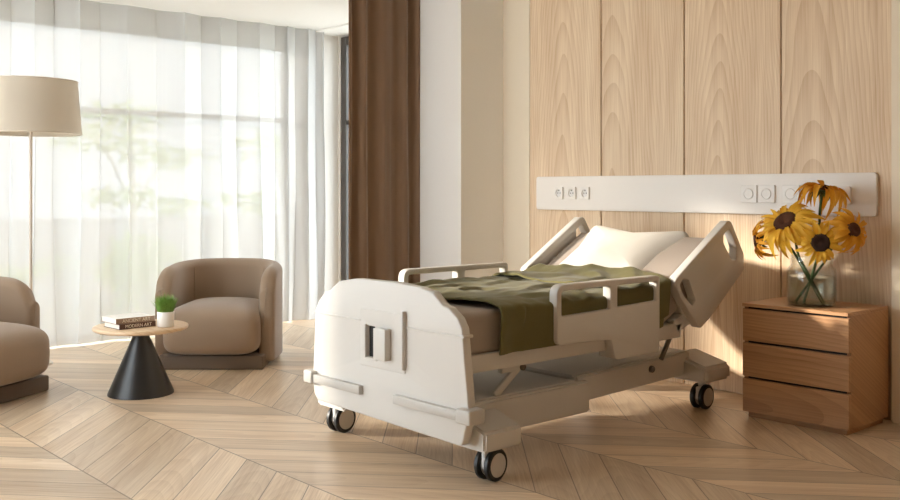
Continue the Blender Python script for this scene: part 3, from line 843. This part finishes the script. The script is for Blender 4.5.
# ------------------------------------------------------------------ coffee table
TX, TY = -5.415, 2.405
ct = thing('coffee_table', 'round oak coffee table on a black cone base', 'table', (TX, TY, 0))
b = B(); lathe(b, [(.187, 0), (.187, .008), (.035, .366), (.035, .374)], 64, (TX, TY, 0)); mk('cone_base', b, M_black, ct, angle=40)
b = B(); lathe(b, [(.20, .372), (.255, .374), (.268, .381), (.270, .391), (.268, .397), (.262, .400)], 72, (TX, TY, 0)); mk('tabletop', b, M_oaktop, ct, angle=50)
ZT = .400
def book(label, c, rz, L, D, T, z, cov, topm, title, nm):
    t = thing('book', label, 'book', (c[0], c[1], z), rz, 'books stacked on the coffee table')
    b = B(); box(b, -L/2, L/2, -D/2, D/2, 0, .003, .001, 1); box(b, -L/2, L/2, -D/2, -D/2+.003, .0, T, .001, 1)
    mk('cover', b, cov, t, local=True, smooth=False)
    b = B(); box(b, -L/2, L/2, -D/2+.002, D/2, T-.003, T, .001, 1); mk('front_cover', b, topm, t, local=True, smooth=False)
    b = B(); box(b, -L/2+.004, L/2-.004, -D/2+.004, D/2-.005, .003, T-.003); mk('pages', b, M_paper, t, local=True, smooth=False)
    M = frame((L*.02, -D/2-.0003, T/2), (1, 0, 0), (0, 0, 1), (0, -1, 0))
    b = text_bm(title, T*.86, .0004, M, 1.0)
    xs = [v.co.x for v in b.verts]; w = max(xs)-min(xs); s = min(1.6, L*.72/w)
    bmesh.ops.transform(b, matrix=Matrix.Diagonal((s, 1, 1, 1)), verts=b.verts[:])
    mk('title', b, M_ink, t, local=True, smooth=False)
brz = math.radians(93)
BKX, BKY = -5.41, 2.335
book('dark brown book titled MODERN ART at the bottom of the stack', (BKX, BKY), brz+.02, .225, .19, .030, ZT, M_cov2, M_cov2, 'MODERN ART', 'a')
book('lighter brown book titled ANCIENT ART with white cover on top', (BKX-.012, BKY-.006), brz-.02, .235, .20, .032, ZT+.030, M_cov1, M_cov3, 'ANCIENT ART', 'b')
# grass pot
GX, GY = -5.266, 2.488
gp = thing('grass_pot', 'small white pot of green grass beside the books', 'potted plant', (GX, GY, ZT))
b = B(); lathe(b, [(.03, 0), (.043, 0), (.047, .004), (.049, .085), (.047, .088), (.043, .085), (.043, .075), (.003, .075)], 40, (GX, GY, ZT)); mk('pot', b, M_pot, gp, angle=50)
b = B(); lathe(b, [(.0425, .060), (.0425, .078), (.003, .080)], 24, (GX, GY, ZT)); mk('soil', b, M_soil, gp)
random.seed(4); b = B()
for i in range(800):
    a = random.uniform(0, 2*PI); r = .042*math.sqrt(random.random()); h = random.uniform(.075, .135)*(1-.25*r/.042)
    x, y = GX+r*math.cos(a), GY+r*math.sin(a); z = ZT+.077
    lean = Vector((math.cos(a+random.uniform(-.7, .7)), math.sin(a+random.uniform(-.7, .7)), 0))*(.012+.03*r/.042)*random.uniform(.5, 1.3)
    sd = Vector((-math.sin(a+random.uniform(-1, 1)), math.cos(a), 0)).normalized()*.0019
    p = [Vector((x, y, z)), Vector((x, y, z+h*.55))+lean*.4, Vector((x, y, z+h))+lean]
    v = [b.verts.new(p[0]-sd), b.verts.new(p[0]+sd), b.verts.new(p[1]+sd*.8), b.verts.new(p[1]-sd*.8), b.verts.new(p[2])]
    b.faces.new(v[:4]); b.faces.new((v[3], v[2], v[4]))
g = mk('grass', b, M_grass, gp, smooth=False); g['kind'] = 'stuff'

# ------------------------------------------------------------------ floor lamp
LX, LY = -6.79, 2.232
lp = thing('floor_lamp', 'floor lamp with cream drum shade behind the left armchair', 'lamp', (LX, LY, 0))
b = B(); lathe(b, [(.14, 0), (.14, .012), (.13, .02), (.02, .024)], 40, (LX, LY, 0)); mk('base', b, M_pole, lp)
b = B(); lathe(b, [(.011, .02), (.011, 1.72)], 16, (LX, LY, 0)); mk('pole', b, M_pole, lp)
b = B(); lathe(b, [(.328, 1.575), (.300, 1.938), (.297, 1.938), (.325, 1.575)], 64, (LX, LY, 0), cap=False)
n = 64; sh = mk('lamp_shade', b, M_shade, lp, angle=60)
b = B()
for rr, z in ((.3285, 1.577), (.3005, 1.936)):
    tube(b, [(LX+rr*math.cos(2*PI*i/64), LY+rr*math.sin(2*PI*i/64), z) for i in range(65)], .004, 6)
for i in range(3):
    a = 2*PI*i/3+.3; tube(b, [(LX, LY, 1.72), (LX+.29*math.cos(a), LY+.29*math.sin(a), 1.90)], .003, 6)
mk('shade_ring', b, M_pole, sh)

# ------------------------------------------------------------------ garden outside
b = B(); box(b, -40, XL-.25, -30, 40, -.12, -.02); struct('garden_ground', b, M_pave, smooth=False)
b = B(); box(b, XL-.25, 8, 5.62, 40, -.12, -.02); struct('garden_ground_side', b, M_pave, smooth=False)
def leafcloud(bm, c, rad, n, s):
    for i in range(n):
        d = Vector((random.gauss(0, 1), random.gauss(0, 1), random.gauss(0, 1))).normalized()*random.random()**.4
        p = Vector(c)+Vector((d.x*rad[0], d.y*rad[1], d.z*rad[2]))
        E_ = Euler((random.uniform(-.8, .8), random.uniform(-.8, .8), random.uniform(0, 6.3))).to_matrix()
        l = s*random.uniform(.6, 1.2); w = l*.22
        v = [bm.verts.new(p+E_ @ Vector(q)) for q in ((0, 0, 0), (l*.5, w, .1*l), (l, 0, 0), (l*.5, -w, .1*l))]
        bm.faces.new(v)
def tree(label, x, y, h, cs, lm, seed):
    random.seed(seed); t = thing('tree', label, 'tree', (x, y, -.02), 0, 'plants in the garden outside the window')
    b = B(); tops = []
    tube(b, [(x, y, -.02), (x+.04, y+.03, h*.4), (x, y, h*.75)], .045, 8, .02)
    for cx, cy, cz, r in cs: tube(b, [(x, y, max(.3, cz-.7)), ((x+cx)/2, (y+cy)/2, cz-.25), (cx, cy, cz)], .018, 6, .006)
    mk('trunk', b, M_bark, t)
    b = B()
    for cx, cy, cz, r in cs: leafcloud(b, (cx, cy, cz), (r, r, r*.32), int(150*r/.5), .14)
    mk('foliage', b, lm, t, smooth=False)
def palm(label, x, y, h, nl, L, seed):
    random.seed(seed); t = thing('palm', label, 'plant', (x, y, -.02), 0, 'plants in the garden outside the window')
    b = B(); tube(b, [(x, y, -.02), (x, y, h)], .05, 8, .04); mk('trunk', b, M_bark, t)
    b = B()
    for i in range(nl):
        a = 2*PI*i/nl+random.uniform(-.2, .2); up = random.uniform(.5, 1.3); l = L*random.uniform(.8, 1.1)
        pts = [Vector((x+math.cos(a)*l*q*math.cos(up*(1-q)), y+math.sin(a)*l*q*math.cos(up*(1-q)), h+l*q*math.sin(up)-l*.7*q*q)) for q in [k/9 for k in range(10)]]
        for p, q_ in zip(pts, pts[1:]):
            d = (q_-p); sd = Vector((-math.sin(a), math.cos(a), -.35))
            for s in (-1, 1):
                tip = p+d*1.4+Vector((sd.x*s, sd.y*s, sd.z))*.22*L
                b.faces.new([b.verts.new(p), b.verts.new(p+d*.55), b.verts.new(tip)])
    mk('fronds', b, M_leaf2, t, smooth=False)
def bush(label, x, y, r, h, seed):
    random.seed(seed); b = B(); leafcloud(b, (x, y, h*.5), (r, r, h*.5), 420, .16)
    for i in range(6): tube(b, [(x, y, -.02), (x+random.uniform(-r, r)*.6, y+random.uniform(-r, r)*.6, h*.7)], .012, 5)
    o = mk('bush', b, M_leaf, origin=(x, y, -.02), smooth=False)
    tag(o, label, 'bush', 'plants in the garden outside the window')
tree('slender pale tree seen through the middle of the sheer curtain', -10.2, 4.4, 2.6, [(-10.2, 4.0, 1.75, .55), (-10.1, 4.8, 1.55, .5), (-10.3, 4.4, 2.0, .5), (-10.0, 4.2, 1.1, .4), (-10.2, 5.0, 1.0, .35)], M_leaf, 21)
tree('pale tree seen through the right end of the sheer curtain', -9.6, 6.0, 2.4, [(-9.6, 5.8, 1.7, .5), (-9.5, 6.3, 1.4, .45), (-9.7, 5.6, 1.05, .4)], M_leaf, 22)
palm('feathery palm seen through the sheer curtain at the far left', -10.2, 1.9, .55, 13, .9, 23)
palm('low palm seen through the sheer curtain right of the lamp pole', -9.3, 3.0, .35, 12, .6, 24)
bush('low round bush seen through the sheer curtain above the coffee table', -9.4, 4.15, .45, .75, 25)

# ------------------------------------------------------------------ light, camera, world
sd = Vector((1., .90, -.325)).normalized()
su = bpy.data.lights.new('sun', 'SUN'); su.energy = 6.0; su.angle = math.radians(3.0); su.color = (1, .90, .77)
so = bpy.data.objects.new('sun', su); COL.objects.link(so); so.location = (-12, -6, 5); so.rotation_euler = sd.to_track_quat('-Z', 'Y').to_euler()

w = bpy.data.worlds.new('sky'); sc.world = w; w.use_nodes = True
bg = w.node_tree.nodes['Background']; bg.inputs[0].default_value = (.86, .945, 1., 1); bg.inputs[1].default_value = 5.0

cam = bpy.data.cameras.new('camera'); cam.sensor_width = 36; cam.lens = 960/900*36; cam.shift_y = -61/900; cam.clip_start = .05
co = bpy.data.objects.new('camera', cam); COL.objects.link(co)
co.location = (0, 0, 1.2); co.rotation_euler = (PI/2, 0, math.radians(90-41.789)); sc.camera = co

vs = sc.view_settings; vs.view_transform = 'Standard'; vs.look = 'None'; vs.gamma = 1; vs.exposure = .67; vs.use_curve_mapping = False
cy = sc.cycles; cy.use_denoising = True; cy.max_bounces = 10; cy.diffuse_bounces = 6; cy.glossy_bounces = 4; cy.transparent_max_bounces = 24; cy.transmission_bounces = 8
cy.sample_clamp_indirect = 8; cy.caustics_reflective = False; cy.caustics_refractive = False
